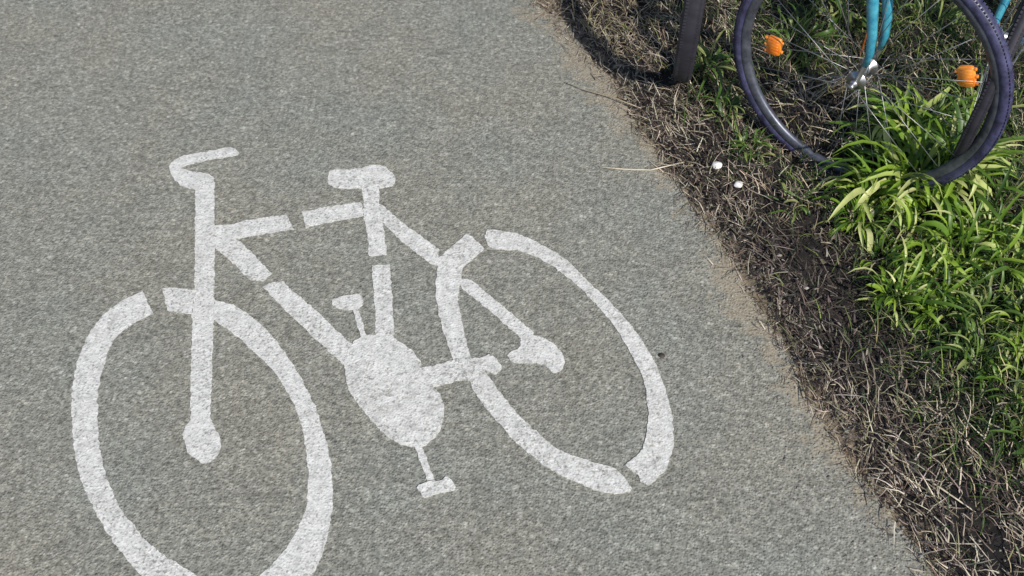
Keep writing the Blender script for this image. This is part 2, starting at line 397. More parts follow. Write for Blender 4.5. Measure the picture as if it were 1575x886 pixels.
for i, (nm, poly, rd) in enumerate(PIECES):
    if rd: poly = chaikin(poly, rd)
    W = resample([at(*p) for p in poly])
    top = 0.0008+0.00010*i
    n = len(W); J = []
    for k, p in enumerate(W):
        d = (W[(k+1) % n]-W[k-1]); d = Vector((d.y, -d.x, 0)).normalized() if d.length else Vector((0, 0, 0))
        q = mnoise.noise(Vector((p.x*70, p.y*70, i*0.0)))*0.0030+mnoise.noise(Vector((p.x*240, p.y*240, 5.0)))*0.0026
        J.append(p+d*q)
    J = [p-mark_c for p in J]
    bm = bmesh.new()
    vt = [bm.verts.new((p.x, p.y, top)) for p in J]; vb = [bm.verts.new((p.x, p.y, -0.001)) for p in J]
    f = bm.faces.new(vt)
    if f.normal.z < 0 or (f.normal_update() or f.normal.z < 0): f.normal_flip()
    for k in range(n): bm.faces.new((vt[k], vt[(k+1) % n], vb[(k+1) % n], vb[k]))
    bmesh.ops.recalc_face_normals(bm, faces=[q for q in bm.faces if q is not f])
    bmesh.ops.triangulate(bm, faces=[f])
    me = bpy.data.meshes.new(nm); bm.to_mesh(me); bm.free()
    link(nm, me, M['paint'], marking, smooth=False)

# ------------------------------------------------ bicycles
RW = 0.335
def copy_tree(o, parent=None):
    c = o.copy(); COL.objects.link(c)
    if parent: c.parent = parent
    for ch in o.children: copy_tree(ch, c)
    return c
def make_wheel(name, root, refl):
    """wheel round the local y axis; the rim mesh is the wheel itself"""
    m = MB()
    m.lathe_y([(0.305, -0.011), (0.312, -0.0125), (0.315, -0.010), (0.309, -0.006), (0.306, 0.0), (0.309, 0.006), (0.315, 0.010), (0.312, 0.0125), (0.305, 0.011), (0.296, 0.0085), (0.292, 0.0), (0.296, -0.0085)], 96, True)
    wh = m.build(name, M['rim'], root)
    m = MB(); prof = []
    for k in range(14):
        a = 2*math.pi*k/14; prof.append((0.3225+0.0150*math.cos(a), 0.0150*math.sin(a)))
    m.lathe_y(prof, 128, True); 
    me = m.mesh('tyre')
    m.build('tyre', M['tyre'], wh)
    tk = MB()                                               # tread blocks
    for k in range(230):
        a = 2*math.pi*k/230
        for y, dx in ((-0.0065, 0.0), (0.0065, 0.5)):
            aa = a+dx*2*math.pi/230; r = 0.3363-0.0016
            c = Vector((r*math.cos(aa), y, r*math.sin(aa)))
            e1 = Vector((math.cos(aa), 0, math.sin(aa))); e2 = Vector((-math.sin(aa), 0, math.cos(aa))); e3 = Vector((0, 1, 0))
            n1 = (e1+e3*(y/0.02)).normalized()
            vs = [c+e2*p*0.0030+e3*q*0.0045-n1*(0.0 if lv == 0 else -0.0011) for lv in (0, 1) for p, q in ((-1, -1), (1, -1), (1, 1), (-1, 1))]
            tk.add(vs, [(0, 1, 5, 4), (1, 2, 6, 5), (2, 3, 7, 6), (3, 0, 4, 7), (4, 5, 6, 7)])
    tag(tk.build('tread', M['tyre'], wh, smooth=False), kind='stuff')
    m = MB()
    m.lathe_y([(0.0, -0.062), (0.0045, -0.062), (0.0045, -0.052), (0.009, -0.052), (0.009, -0.044), (0.0055, -0.044), (0.0055, -0.034), (0.024, -0.034), (0.024, -0.030), (0.012, -0.026), (0.011, 0.026), (0.024, 0.030), (0.024, 0.034), (0.0055, 0.034), (0.0055, 0.044), (0.009, 0.044), (0.009, 0.052), (0.0045, 0.052), (0.0045, 0.062), (0.0, 0.062)], 20)
    m.build('hub', M['steel'], wh)
    sp = None
    for k in range(32):
        a = 2*math.pi*k/32; side = 1 if k % 2 else -1; cr = (0.55 if (k//2) % 2 else -0.55)
        p0 = Vector((0.021*math.cos(a+cr*2), side*0.032, 0.021*math.sin(a+cr*2))); p1 = Vector((0.295*math.cos(a), 0, 0.295*math.sin(a)))
        if sp is None or k < 4:
            m = MB(); m.tube([p0, p1], 0.0010, 5); sp = m.build('spoke', M['spoke'], wh)
            SP = SP4 if k else []
            SP4 = SP; SP4.append(sp)
        else:
            o = SP4[k % 4].copy(); COL.objects.link(o); o.parent = wh
            o.rotation_euler = (0, -(a-2*math.pi*(k % 4)/32), 0)
    m = MB(); a = R_(-100); d = Vector((math.cos(a), 0, math.sin(a))); m.tube([d*0.296, d*0.27, d*0.262], [0.003, 0.003, 0.0018], 8); m.build('valve', M['black'], wh)
    for ang, rad in refl:
        d = Vector((math.cos(ang), 0, math.sin(ang))); e = Vector((-d.z, 0, d.x)); f = Vector((0, -1, 0))
        mt = Matrix((e, f, d)).transposed().to_4x4()
        m = MB(); c = d*rad
        # rounded lens body with clip ears top and bottom
        oc = [(0.026*math.copysign(abs(math.cos(q))**0.42, math.cos(q)), 0.0195*math.copysign(abs(math.sin(q))**0.42, math.sin(q))) for q in [2*math.pi*z/20 for z in range(20)]]
        vs = [c+e*(x*k)+d*(z*k)+f*y for k, y in ((0.95, -0.0045), (1, -0.003), (1, 0.003), (0.93, 0.005)) for x, z in oc]
        fs = [(q*20+z, q*20+(z+1) % 20, (q+1)*20+(z+1) % 20, (q+1)*20+z) for q in range(3) for z in range(20)]+[tuple(range(20)), tuple(60+z for z in range(20))]
        m.add(vs, fs)
        for sx, sz, L in ((-1, 1, 0.010), (1, 1, 0.008), (0, 1, 0.010), (-0.6, -1, 0.007), (0.7, -1, 0.008)):
            m.box(c+e*sx*0.018+d*sz*(0.0175+L*0.35), 0.007, 0.009, L, mt, 0.25)
        r = m.build('reflector', M['orange'], wh)
        m = MB()
        for q in range(-2, 3):
            m.tube([c+e*q*0.008+f*0.0045-d*0.013, c+e*q*0.008+f*0.0045+d*0.013], 0.0010, 5)
        m.build('lens_rib', M['orange'], r)
    return wh

def make_bike(name, paint, steer, refl, fork_lean=R_(18), blade=None, gap=0.044):
    """origin at the front tyre's contact; local x forward along the FRONT wheel, rest turned by steer"""
    root = empty(name, (0, 0, 0))
    fw = make_wheel('front_wheel', root, refl); fw.location = (0, 0, RW+0.003)
    hubz = RW+0.003
    sdir = Vector((-math.sin(fork_lean), 0, math.cos(fork_lean)))
    hub = Vector((0, 0, hubz)); crown = hub+sdir*0.385+Vector((-0.02, 0, 0))
    drops = []; m = MB()
    if blade: crown = hub+Vector((blade[-1][0]*1.0-0.02, 0, 0.385))
    for s in (-1, 1):
        y = s*0.050
        if blade:
            pts = [hub+Vector((a_, s*gap, b_)) for a_, b_ in blade]+[crown+Vector((0, s*0.04, 0))]
            m.tube(pts, [0.007, 0.0095, 0.0115, 0.013, 0.014, 0.015], 12)
            drop = MB(); drops.append(drop); drop.tube([hub+Vector((0, s*gap, -0.008)), hub+Vector((0.004, s*gap, 0.012)), pts[0], pts[0]+(pts[1]-pts[0])*0.3], [0.009, 0.006, 0.0065, 0.0055], 8)
        else:
            pts = [hub+Vector((0.0, y, -0.004)), hub+Vector((-0.002, y, 0.02)), hub+sdir*0.08+Vector((-0.010, s*0.049, 0)), hub+sdir*0.18+Vector((-0.018, s*0.047, 0)), hub+sdir*0.30+Vector((-0.02, s*0.044, 0)), crown+Vector((0, s*0.04, 0))]
            m.tube(pts, [0.006, 0.0085, 0.0105, 0.0125, 0.014, 0.015], 12)
        if not blade: m.lathe_y([(0.0, -0.003), (0.013, -0.003), (0.013, 0.003), (0.0, 0.003)], 12, c=(0, s*0.051, hubz))
    m.tube([crown+Vector((0, -0.046, 0)), crown+Vector((0, 0, 0.018)), crown+Vector((0, 0.046, 0))], [0.015, 0.02, 0.015], 12)
    fk = m.build('fork', paint, root)
    for q in drops: q.build('dropout', M['steel'], fk)
    for s in (-1, 1):
        m = MB(); m.lathe_y([(0.0, -0.006), (0.0075, -0.006), (0.0075, 0.004), (0.005, 0.008), (0.0, 0.008)], 6, c=(0, s*0.060, hubz)); m.build('axle_nut', M['steel'], fk)
    head0 = crown+sdir*0.03; head1 = crown+sdir*0.16
    # bars and stem turn with the front wheel
    top = head1+sdir*0.05
    m = MB(); m.tube([head1, top, top+Vector((0.07, 0, 0.02))], [0.014, 0.014, 0.013], 12); m.build('stem', M['steel'], root)
    m = MB(); hb = top+Vector((0.07, 0, 0.02))
    m.tube([hb+Vector((-0.08, -0.22, 0.03)), hb+Vector((-0.03, -0.16, 0.03)), hb+Vector((0, -0.08, 0.01)), hb, hb+Vector((0, 0.08, 0.01)), hb+Vector((-0.03, 0.16, 0.03)), hb+Vector((-0.08, 0.22, 0.03))], 0.0115, 12)
    bar = m.build('handlebar', M['steel'], root)
    for s in (-1, 1):
        m = MB(); m.tube([hb+Vector((-0.05, s*0.185, 0.03)), hb+Vector((-0.085, s*0.226, 0.03))], [0.016, 0.017], 12); m.build('grip', M['black'], bar)
    # rear part, turned about the vertical through the head tube
    hc = head0.copy(); Rz = Matrix.Rotation(steer, 4, 'Z')
    def tr(p): return hc+(Rz @ (Vector(p)-hc))
    bb = Vector((-0.60, 0, 0.275)); rh = Vector((-1.03, 0, hubz)); st = Vector((-0.76, 0, 0.74)); tp = head1-sdir*0.02
    m = MB()
    m.tube([head0-sdir*0.01, head1+sdir*0.01], 0.019, 14)
    m.tube([tr(tp), tr(st)], 0.0145, 12); m.tube([tr(head0+sdir*0.03), tr(bb)], 0.0175, 12); m.tube([tr(bb), tr(st+Vector((-0.02, 0, 0.04)))], 0.0155, 12)
    m.tube([tr(bb+Vector((0, -0.035, 0))), tr(bb+Vector((0, 0.035, 0)))], 0.021, 14)
    m.build('frame', paint, root)
    m = MB()
    for s in (-1, 1):
        m.tube([tr(bb+Vector((0, s*0.03, 0))), tr(rh+Vector((0, s*0.062, 0)))], 0.009, 10); m.tube([tr(st+Vector((0, s*0.02, -0.02))), tr(rh+Vector((0, s*0.062, 0)))], 0.008, 10)
    m.build('rear_stays', paint, root)
    rw = copy_tree(fw, root); rw.name = 'rear_wheel'; rw.location = tr(rh); rw.rotation_euler = (0, 0, steer)
    m = MB(); m.tube([tr(st+Vector((-0.015, 0, 0.03))), tr(st+Vector((-0.05, 0, 0.16)))], 0.0125, 12); m.build('seat_post', M['steel'], root)
    # saddle: lofted shape
    sc = st+Vector((-0.06, 0, 0.175)); rings = []
    for q, (dx, hw, hh) in enumerate([(0.15, 0.012, 0.012), (0.11, 0.022, 0.018), (0.03, 0.034, 0.022), (-0.04, 0.062, 0.026), (-0.09, 0.075, 0.027), (-0.115, 0.055, 0.02)]):
        rings.append([tr(sc+Vector((dx, hw*math.cos(a), hh*math.sin(a)+0.01*(q > 3)))) for a in [2*math.pi*k/14 for k in range(14)]])
    m = MB(); vs = [p for r in rings for p in r]; fs = []
    for i in range(5):
        for k in range(14): a = i*14+k; b = i*14+(k+1) % 14; fs.append((a, b, b+14, a+14))
    fs += [tuple(range(14)), tuple(70+k for k in range(14))]
    m.add(vs, fs); m.build('saddle', M['black'], root)
    m = MB(); n = 44; vs = []
    for k in range(n*2):
        r = 0.088 if k % 2 else 0.081; a = math.pi*k/n
        vs.append(tr(bb+Vector((r*math.cos(a), -0.048, r*math.sin(a)))))
    for k in range(n*2):
        a = math.pi*k/n; vs.append(tr(bb+Vector((0.07*math.cos(a), -0.048, 0.07*math.sin(a)))))
    fs = [(k, (k+1) % (2*n), 2*n+(k+1) % (2*n), 2*n+k) for k in range(2*n)]; m.add(vs, fs)
    b2 = [(v[0], v[1], v[2]) for v in [tr(bb+Vector((0, -0.045, 0)))]]
    for k in range(5):
        a = 2*math.pi*k/5; m.tube([tr(bb+Vector((0, -0.047, 0))), tr(bb+Vector((0.075*math.cos(a), -0.047, 0.075*math.sin(a))))], 0.006, 6)
    m.build('chainring', M['steel'], root)
    for s in (-1, 1):
        e = bb+Vector((s*0.165, s*0.075, 0.02)); m = MB(); m.tube([tr(bb+Vector((0, s*0.06, 0))), tr(e)], [0.013, 0.010], 10); ck = m.build('crank', M['steel'], root)
        m = MB(); mt = Rz @ Matrix.Translation(Vector((0, 0, 0))); m.box(tr(e+Vector((0, s*0.055, 0))), 0.085, 0.085, 0.022, Rz.to_3x3().to_4x4(), 0.2); m.build('pedal', M['black'], ck)
    m = MB()
    for zz in (0.075, -0.075):
        m.tube([tr(bb+Vector((0, -0.048, zz))), tr(rh+Vector((0, -0.048, zz*0.5)))], 0.004, 6)
    m.build('chain', M['steel'], root)
    return root

# front wheel of the near bicycle fitted to the photograph: hub in the world, heading 37.5 deg right of the view's left-right
def wheel_polar(px, py, hub, h):
    """angle and radius inside the wheel plane of a spot seen at a pixel"""
    u = (px-787.5)/FPX; v = (443.0-py)/FPX; c, s = math.cos(PITCH), math.sin(PITCH)
    d = Vector((u, c+v*s, -s+v*c)); o = Vector((0, 0, CAM_H)); n = Vector((0, 0, 1)).cross(h)
    t = (hub-o).dot(n)/d.dot(n); q = o+d*t-hub
    return math.atan2(q.z, q.dot(h)), math.hypot(q.z, q.dot(h))
YAW = R_(-37.5)
hub1 = Vector((0.824, 1.88, CAM_H-1.586)); h1 = Vector((math.cos(YAW), math.sin(YAW), 0))
refl = [wheel_polar(1191, 70, hub1, h1), wheel_polar(1487, 117, hub1, h1)]
blade = []
for q in ((1342, 88), (1350, 68), (1353, 40), (1354, 0), (1355, -60)):
    a_, r_ = wheel_polar(q[0], q[1], hub1, h1); blade.append((r_*math.cos(a_), r_*math.sin(a_)))
print('blade', blade)
bike = make_bike('parked_bicycle', M['teal'], R_(-60), refl, blade=blade, gap=0.039)
bike.location = (hub1.x, hub1.y, hub1.z-RW-0.003); bike.rotation_euler = (R_(0), 0, YAW)
tag(bike, 'parked bicycle with teal fork and two orange spoke reflectors, its front wheel turned side-on', 'bicycle', 'bicycles parked on the verge')
def heading(b): return math.atan2(-b[1], -b[0])
bike2 = make_bike('parked_bicycle', M['dark'], R_(0), [])
p = at(1055, 84); bike2.location = (p.x, p.y, 0.0); bike2.rotation_euler = (0, 0, heading((0.21, 0.98)))
for o in bike2.children_recursive:
    if o.name.startswith(('tyre', 'tread')): o.scale = (1, 1.7, 1); o.material_slots[0].link = 'OBJECT'; o.material_slots[0].material = M['blacktyre']
tag(bike2, 'dark bicycle standing end-on at the top of the photo, left of the side-on wheel', 'bicycle', 'bicycles parked on the verge')
bike3 = make_bike('parked_bicycle', M['teal'], R_(0), [])
p = at(1555, 62, 0.335); bike3.location = (p.x, p.y, 0.0); bike3.rotation_euler = (0, 0, heading((0.50, 0.86)))
for o in bike3.children_recursive:
    if o.name.startswith(('tyre', 'tread')): o.material_slots[0].link = 'OBJECT'; o.material_slots[0].material = M['blacktyre']  # tyre coloured black so this wheel reads as in shadow
tag(bike3, 'teal bicycle standing end-on at the right edge, only its fork end and tyre in view', 'bicycle', 'bicycles parked on the verge')

# ------------------------------------------------ grasses (uncountable) as ribbon meshes
def ribbons(name, P, azim, L, W, lift, droop, C, mat, label=None, cat=None, seg=3, curl=0.0):
    """P n x 3 bases; azim heading; lift = start pitch; droop = pitch change; C colours"""
    n = len(P); V = np.zeros((n, seg+1, 2, 3)); pos = P.copy(); az = azim.copy(); pit = lift.copy()
    for k in range(seg+1):
        t = k/seg; ww = W*(1-t**2*0.85)*0.5
        d = np.stack([np.cos(az), np.sin(az)], 1)
        side = np.stack([-d[:, 1], d[:, 0], np.zeros(n)], 1)
        tw = curl*(k-1); side[:, 2] = tw
        V[:, k, 0] = pos+side*ww[:, None]; V[:, k, 1] = pos-side*ww[:, None]
        st = L/seg
        pos = pos+np.stack([np.cos(pit)*d[:, 0]*st, np.cos(pit)*d[:, 1]*st, np.sin(pit)*st], 1)
        pos[:, 2] = np.maximum(pos[:, 2], P[:, 2]*0.5+0.002) if True else pos[:, 2]
        pit = pit-droop/seg; az = az+rng.normal(0, 0.22, n)
    me = bpy.data.meshes.new(name); nv = n*(seg+1)*2
    me.vertices.add(nv); me.vertices.foreach_set('co', V.reshape(-1).astype(np.float32))
    b = (np.arange(n)*(seg+1)*2)[:, None, None]; k = (np.arange(seg)*2)[None, :, None]
    F = (b+k+np.array([0, 1, 3, 2])[None, None, :]).reshape(-1)
    nf = n*seg
    me.loops.add(nf*4); me.loops.foreach_set('vertex_index', F.astype(np.int32))
    me.polygons.add(nf); me.polygons.foreach_set('loop_start', (np.arange(nf)*4).astype(np.int32))
    me.update(calc_edges=True)
    a = me.color_attributes.new('tone', 'FLOAT_COLOR', 'POINT')
    c4 = np.ones((n, (seg+1)*2, 4)); c4[:, :, :3] = C[:, None, :]
    a.data.foreach_set('color', c4.reshape(-1).astype(np.float32))
    me.validate(); o = link(name, me, mat); tag(o, label, cat, kind='stuff'); return o

TLO, THI = t0-0.6, t1+0.35
def scatter(n, smin, smax, power=1.0):
    t = rng.uniform(TLO, THI, n); s = smin+(smax-smin)*rng.uniform(0, 1, n)**power
    X, Y = edge_pt(t, s); return X, Y, s
def blobs(X, Y, L, default=0.0):
    """sum of soft spots given by photo pixel, radius in metres, weight"""
    r = np.full(len(X), default)
    for px, py, rad, wt in L:
        c = at(px, py); r = r+wt*np.exp(-((X-c.x)**2+(Y-c.y)**2)/(rad*rad))
    return r
ealong = math.atan2(ed.y, ed.x)
def palette(n, cols, probs, jit=0.18):
    C = np.array(cols)[rng.choice(len(cols), n, p=probs)]
    return C*np.exp(rng.normal(0, jit, (n, 1)))*np.exp(rng.normal(0, 0.04, (n, 3)))
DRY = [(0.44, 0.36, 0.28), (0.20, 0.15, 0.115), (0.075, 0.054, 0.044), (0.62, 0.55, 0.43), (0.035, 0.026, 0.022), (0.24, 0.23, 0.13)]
# spots of bare dark soil mixed with painted weed shade, and of straw
BARE_SHADE = [(1250, 420, 0.17, 1.0), (1290, 490, 0.14, 0.9), (1340, 560, 0.12, 0.5), (1180, 400, 0.08, 0.5), (1120, 200, 0.07, 0.4), (1310, 360, 0.08, 0.5), (980, 150, 0.06, 0.3)]
GREEN = [(1400, 230, 0.14, 0.9), (1340, 330, 0.10, 0.5), (1450, 330, 0.20, 0.9), (1550, 330, 0.2, 0.9), (1400, 480, 0.13, 0.9), (1510, 450, 0.2, 1.0), (1560, 620, 0.15, 0.9), (1100, 160, 0.09, 0.8),
         (1080, 60, 0.10, 0.6), (1300, 20, 0.3, 0.9), (1450, 20, 0.3, 0.9), (1220, 100, 0.12, 0.5), (1470, 180, 0.15, 0.8), (1500, 620, 0.16, 0.6), (1120, 260, 0.08, 0.35), (1560, 700, 0.15, 0.6), (1240, 290, 0.06, 0.4), (1620, 480, 0.2, 1.0), (1700, 300, 0.4, 1.0), (1150, 130, 0.07, 0.5), (1210, 0, 0.14, 0.5)]
X, Y, s = scatter(74000, -0.03, 1.5, 1.25)
bare = blobs(X, Y, BARE_SHADE); gr = blobs(X, Y, GREEN)
clump = vnoise(X, Y, 14, 21)
keep = rng.uniform(0, 1, len(X)) < np.clip(0.58-0.6*bare-0.42*np.clip(gr, 0, 1)+0.65*clump, 0.24, 1)*np.clip((s+0.03)/0.07, 0.04, 1)
X, Y, s = X[keep], Y[keep], s[keep]; n = len(X)
az = ealong+math.pi*(rng.uniform(0, 1, n) < 0.5)+rng.normal(0, 0.75, n)
P = np.stack([X, Y, verge_z(X, Y)+rng.uniform(0.0, 0.022, n)], 1)
ribbons('dry_thatch', P, az, rng.uniform(0.02, 0.075, n), rng.uniform(0.0011, 0.0030, n), rng.normal(0.12, 0.28, n), rng.uniform(0.0, 0.7, n),
        palette(n, DRY, [0.19, 0.17, 0.20, 0.15, 0.21, 0.08])*np.clip(1.0-0.45*blobs(X, Y, BARE_SHADE), 0.45, 1)[:, None], M['dry'], 'matted dry brown grass and straw lying on the verge beside the asphalt', 'dry grass', curl=0.25)  # strand colour darkened on the bare spots, painting the weeds' shade
# crumbly short litter: bits that overhang the asphalt edge
X, Y, s = scatter(12000, -0.11, 0.05)
keep = rng.uniform(0, 1, len(X)) < np.clip((s+0.11)/0.13, 0, 1)**2.6*(0.5+0.8*vnoise(X, Y, 9, 31)); X, Y = X[keep], Y[keep]; s = s[keep]; n = len(X)
P = np.stack([X, Y, np.where(s < 0, 0.003, verge_z(X, Y)+0.004)+rng.uniform(0, 0.006, n)], 1)
ribbons('edge_litter', P, rng.uniform(0, 6.28, n), rng.uniform(0.008, 0.04, n), rng.uniform(0.001, 0.0026, n), rng.normal(0.05, 0.15, n), rng.uniform(0, 0.4, n),
        palette(n, DRY, [0.25, 0.25, 0.15, 0.12, 0.13, 0.10]), M['dry'], 'short bits of straw and litter scattered along the ragged path edge', 'litter', curl=0.2)
# upright pale straw, top left part of the verge and amid the weeds
X, Y, s = scatter(16000, 0.01, 1.5)
st = blobs(X, Y, [(930, 20, 0.16, 1.0), (1000, 60, 0.13, 0.9), (900, -40, 0.2, 1.0), (1250, 180, 0.12, 0.45), (1330, 60, 0.25, 0.15), (1540, 330, 0.2, 0.2), (1450, 640, 0.2, 0.2)])
keep = rng.uniform(0, 1, len(X)) < np.clip(st, 0.03, 1)*0.85; X, Y = X[keep], Y[keep]; n = len(X)
P = np.stack([X, Y, verge_z(X, Y)], 1)
ribbons('straw_grass', P, rng.uniform(0, 6.28, n), rng.uniform(0.03, 0.11, n), rng.uniform(0.0012, 0.0030, n), rng.uniform(0.5, 1.4, n), rng.uniform(0.3, 1.6, n),
        palette(n, [(0.46, 0.38, 0.22), (0.32, 0.25, 0.15), (0.22, 0.23, 0.09), (0.14, 0.10, 0.06)], [0.4, 0.3, 0.15, 0.15]), M['dry'], 'upright yellowish straw tufts along the top of the verge', 'dry grass', seg=4)
# green grass
X, Y, s = scatter(60000, 0.06, 1.5)
gr = blobs(X, Y, GREEN)
keep = rng.uniform(0, 1, len(X)) < np.clip(gr*(0.85+0.45*vnoise(X, Y, 16, 41)), 0.04, 1)*0.8; X, Y = X[keep], Y[keep]; n = len(X)
P = np.stack([X, Y, verge_z(X, Y)], 1)
ribbons('green_grass', P, rng.uniform(0, 6.28, n), rng.uniform(0.025, 0.10, n), rng.uniform(0.0014, 0.0036, n), rng.uniform(0.5, 1.45, n), rng.uniform(0.4, 2.0, n),
        palette(n, [(0.018, 0.042, 0.010), (0.05, 0.095, 0.018), (0.18, 0.26, 0.045), (0.32, 0.31, 0.15)], [0.46, 0.30, 0.15, 0.09]), M['green'], 'short green grass growing under and around the parked bicycle wheel', 'grass', seg=4)

# grit along the edge and over the asphalt
def grit(name, X, Y, Z, size, label, mat='grit', cat='gravel'):
    base = np.array([(1, 0, 0), (-1, 0, 0), (0, 1, 0), (0, -1, 0), (0, 0, 1), (0, 0, -1)], float)
    fc = np.array([(0, 2, 4), (2, 1, 4), (1, 3, 4), (3, 0, 4), (2, 0, 5), (1, 2, 5), (3, 1, 5), (0, 3, 5)])
    n = len(X); V = base[None]*size[:, None, None]*rng.uniform(0.6, 1.3, (n, 6, 3)); a = rng.uniform(0, 6.28, n)
    V[:, :, 2] *= 0.6
    x = V[:, :, 0]*np.cos(a)[:, None]-V[:, :, 1]*np.sin(a)[:, None]; y = V[:, :, 0]*np.sin(a)[:, None]+V[:, :, 1]*np.cos(a)[:, None]
    V[:, :, 0] = x+X[:, None]; V[:, :, 1] = y+Y[:, None]; V[:, :, 2] += (Z+size*0.3)[:, None]
    F = (fc[None]+(np.arange(n)*6)[:, None, None]).reshape(-1, 3)
    me = bpy.data.meshes.new(name); me.from_pydata(V.reshape(-1, 3).tolist(), [], F.tolist()); me.update()
    o = link(name, me, M[mat], smooth=False); tag(o, label, cat, kind='stuff')
X, Y, s = scatter(16000, -0.36, 0.14)
keep = rng.uniform(0, 1, len(X)) < np.exp(-np.abs(s)/0.07)*0.9; X, Y, s = X[keep], Y[keep], s[keep]
grit('edge_gravel', X, Y, np.where(s < 0, 0.0, verge_z(X, Y)+0.002), rng.uniform(0.0012, 0.0042, len(X))*np.where(rng.uniform(0, 1, len(X)) < 0.06, 1.7, 1), 'fine gravel and crumbs where the asphalt breaks into the verge')

X, Y, s = scatter(45000, 0.01, 1.0, 1.3)
keep = rng.uniform(0, 1, len(X)) < np.clip(0.25+blobs(X, Y, BARE_SHADE)+0.4*vnoise(X, Y, 20, 51), 0.03, 1); X, Y = X[keep], Y[keep]
grit('soil_crumbs', X, Y, verge_z(X, Y), rng.uniform(0.0012, 0.0045, len(X))*np.where(rng.uniform(0, 1, len(X)) < 0.08, 1.8, 1), 'dark crumbs of soil and rotted leaf bits on the bare and shade-painted part of the verge', 'crumb', 'soil')
X, Y, s = scatter(22000, 0.02, 1.0, 1.2)
keep = rng.uniform(0, 1, len(X)) < np.clip(blobs(X, Y, BARE_SHADE)+0.15, 0, 1)*0.7; X, Y = X[keep], Y[keep]; n = len(X)
P = np.stack([X, Y, verge_z(X, Y)+rng.uniform(0.001, 0.012, n)], 1)
ribbons('rotted_shade_litter', P, rng.uniform(0, 6.28, n), rng.uniform(0.010, 0.035, n), rng.uniform(0.002, 0.0055, n), rng.normal(0.2, 0.4, n), rng.uniform(0, 1.2, n),
        palette(n, [(0.03, 0.022, 0.02), (0.07, 0.052, 0.045), (0.15, 0.12, 0.105), (0.33, 0.28, 0.24)], [0.4, 0.35, 0.2, 0.05]), M['dry'], 'dark rotted leaf bits on the bare patch left of the bright weeds, darkened to paint its shade', 'litter', curl=0.4)

# ------------------------------------------------ weeds with separate leaves
def leaf_mesh(name, L, wd, lift, droop, fold=0.35, seg=6, wav=0.0):
    vs = []; fs = []; x = 0; z = 0; p = lift
    for k in range(seg+1):
        t = k/seg; ww = wd*0.5*(math.sin(math.pi*min(1, 0.12+t*0.88))**0.7)*(1 if t < 1 else 0.1)
        y0 = wav*math.sin(t*4)*t
        nx, nz = -math.sin(p), math.cos(p)
        vs += [(x+nx*fold*ww, y0-ww, z+nz*fold*ww+0.15*ww*math.sin(t*9)), (x, y0, z), (x+nx*fold*ww, y0+ww, z+nz*fold*ww-0.15*ww*math.sin(t*7))]
        x += math.cos(p)*L/seg; z += math.sin(p)*L/seg; p -= droop/seg*(0.5+t)
    for k in range(seg):
        a = k*3; fs += [(a, a+1, a+4, a+3), (a+1, a+2, a+5, a+4)]
    me = bpy.data.meshes.new(name); me.from_pydata(vs, [], fs); me.update(); me.shade_smooth(); return me
LM = []
for mt in ('leaf', 'darkleaf'):
    row = []
    for L, wd, lf, dr in ((0.10, 0.007, 1.15, 1.9), (0.13, 0.006, 1.3, 2.1), (0.08, 0.009, 0.8, 1.4), (0.15, 0.008, 1.35, 2.4), (0.11, 0.005, 1.4, 1.3), (0.07, 0.012, 0.6, 1.0), (0.12, 0.0075, 1.0, 2.8), (0.065, 0.013, 1.0, 2.2), (0.085, 0.011, 1.2, 3.2), (0.055, 0.012, 0.9, 1.6), (0.09, 0.009, 1.3, 3.6)):
        me = leaf_mesh('leaf', L, wd, lf, dr, 0.35, 7, random.uniform(-0.012, 0.012)); me.materials.append(M[mt]); row.append(me)
    LM.append(row)
WEEDS = [  # px, py of the base, spread m, leaves, scale, kind, label
 (1392, 232, 0.075, 110, 1.45, 0, 'tallest bright green grass weed growing up in front of the side-on bicycle wheel'),
 (1350, 303, 0.05, 84, 1.5, 0, 'low green weed under the bottom of the side-on wheel, at its left'),
 (1405, 296, 0.06, 100, 1.85, 0, 'green weed spreading just below the lowest point of the side-on wheel'),
 (1452, 286, 0.05, 80, 1.6, 0, 'dull green weed at the lower right of the wheel rim'),
 (1520, 345, 0.07, 46, 1.0, 1, 'grey-green grassy weed at the right edge below the wheel'),
 (1400, 385, 0.055, 42, 0.9, 0, 'pale-bladed weed in the middle of the green patch'),
 (1462, 400, 0.06, 58, 1.1, 0, 'densest bright green weed near the centre of the patch below the wheel'),
 (1535, 425, 0.06, 50, 1.0, 0, 'bright weed near the right edge halfway down the photo'),
 (1375, 478, 0.045, 52, 0.95, 0, 'bright yellow-green weed reaching left over the bare soil darkened with painted shade'),
 (1440, 495, 0.05, 48, 0.9, 0, 'green weed at the lower edge of the big green patch'),
 (1510, 500, 0.06, 44, 0.85, 1, 'dark green weed between the big patch and the lowest weed'),
 (1550, 610, 0.055, 50, 0.95, 0, 'lowest green weed by the right edge of the photo'),
 (1600, 560, 0.06, 40, 1.0, 1, 'green weed half outside the right edge of the photo'),
 (1108, 185, 0.035, 26, 0.75, 1, 'small green grass tuft on the left, between path edge and side-on wheel'),
 (1085, 120, 0.045, 34, 0.85, 1, 'dull green tuft beside the end-on tyre at the top of the photo'),
 (1215, 330, 0.03, 16, 0.6, 1, 'tiny weed on bare soil below left of the wheel'),
 (1300, 40, 0.08, 40, 1.0, 1, 'dark green tuft behind the spokes, left of the teal fork'),
 (1430, 60, 0.08, 40, 1.0, 1, 'dark green tuft behind the spokes, right of the teal fork'),
]
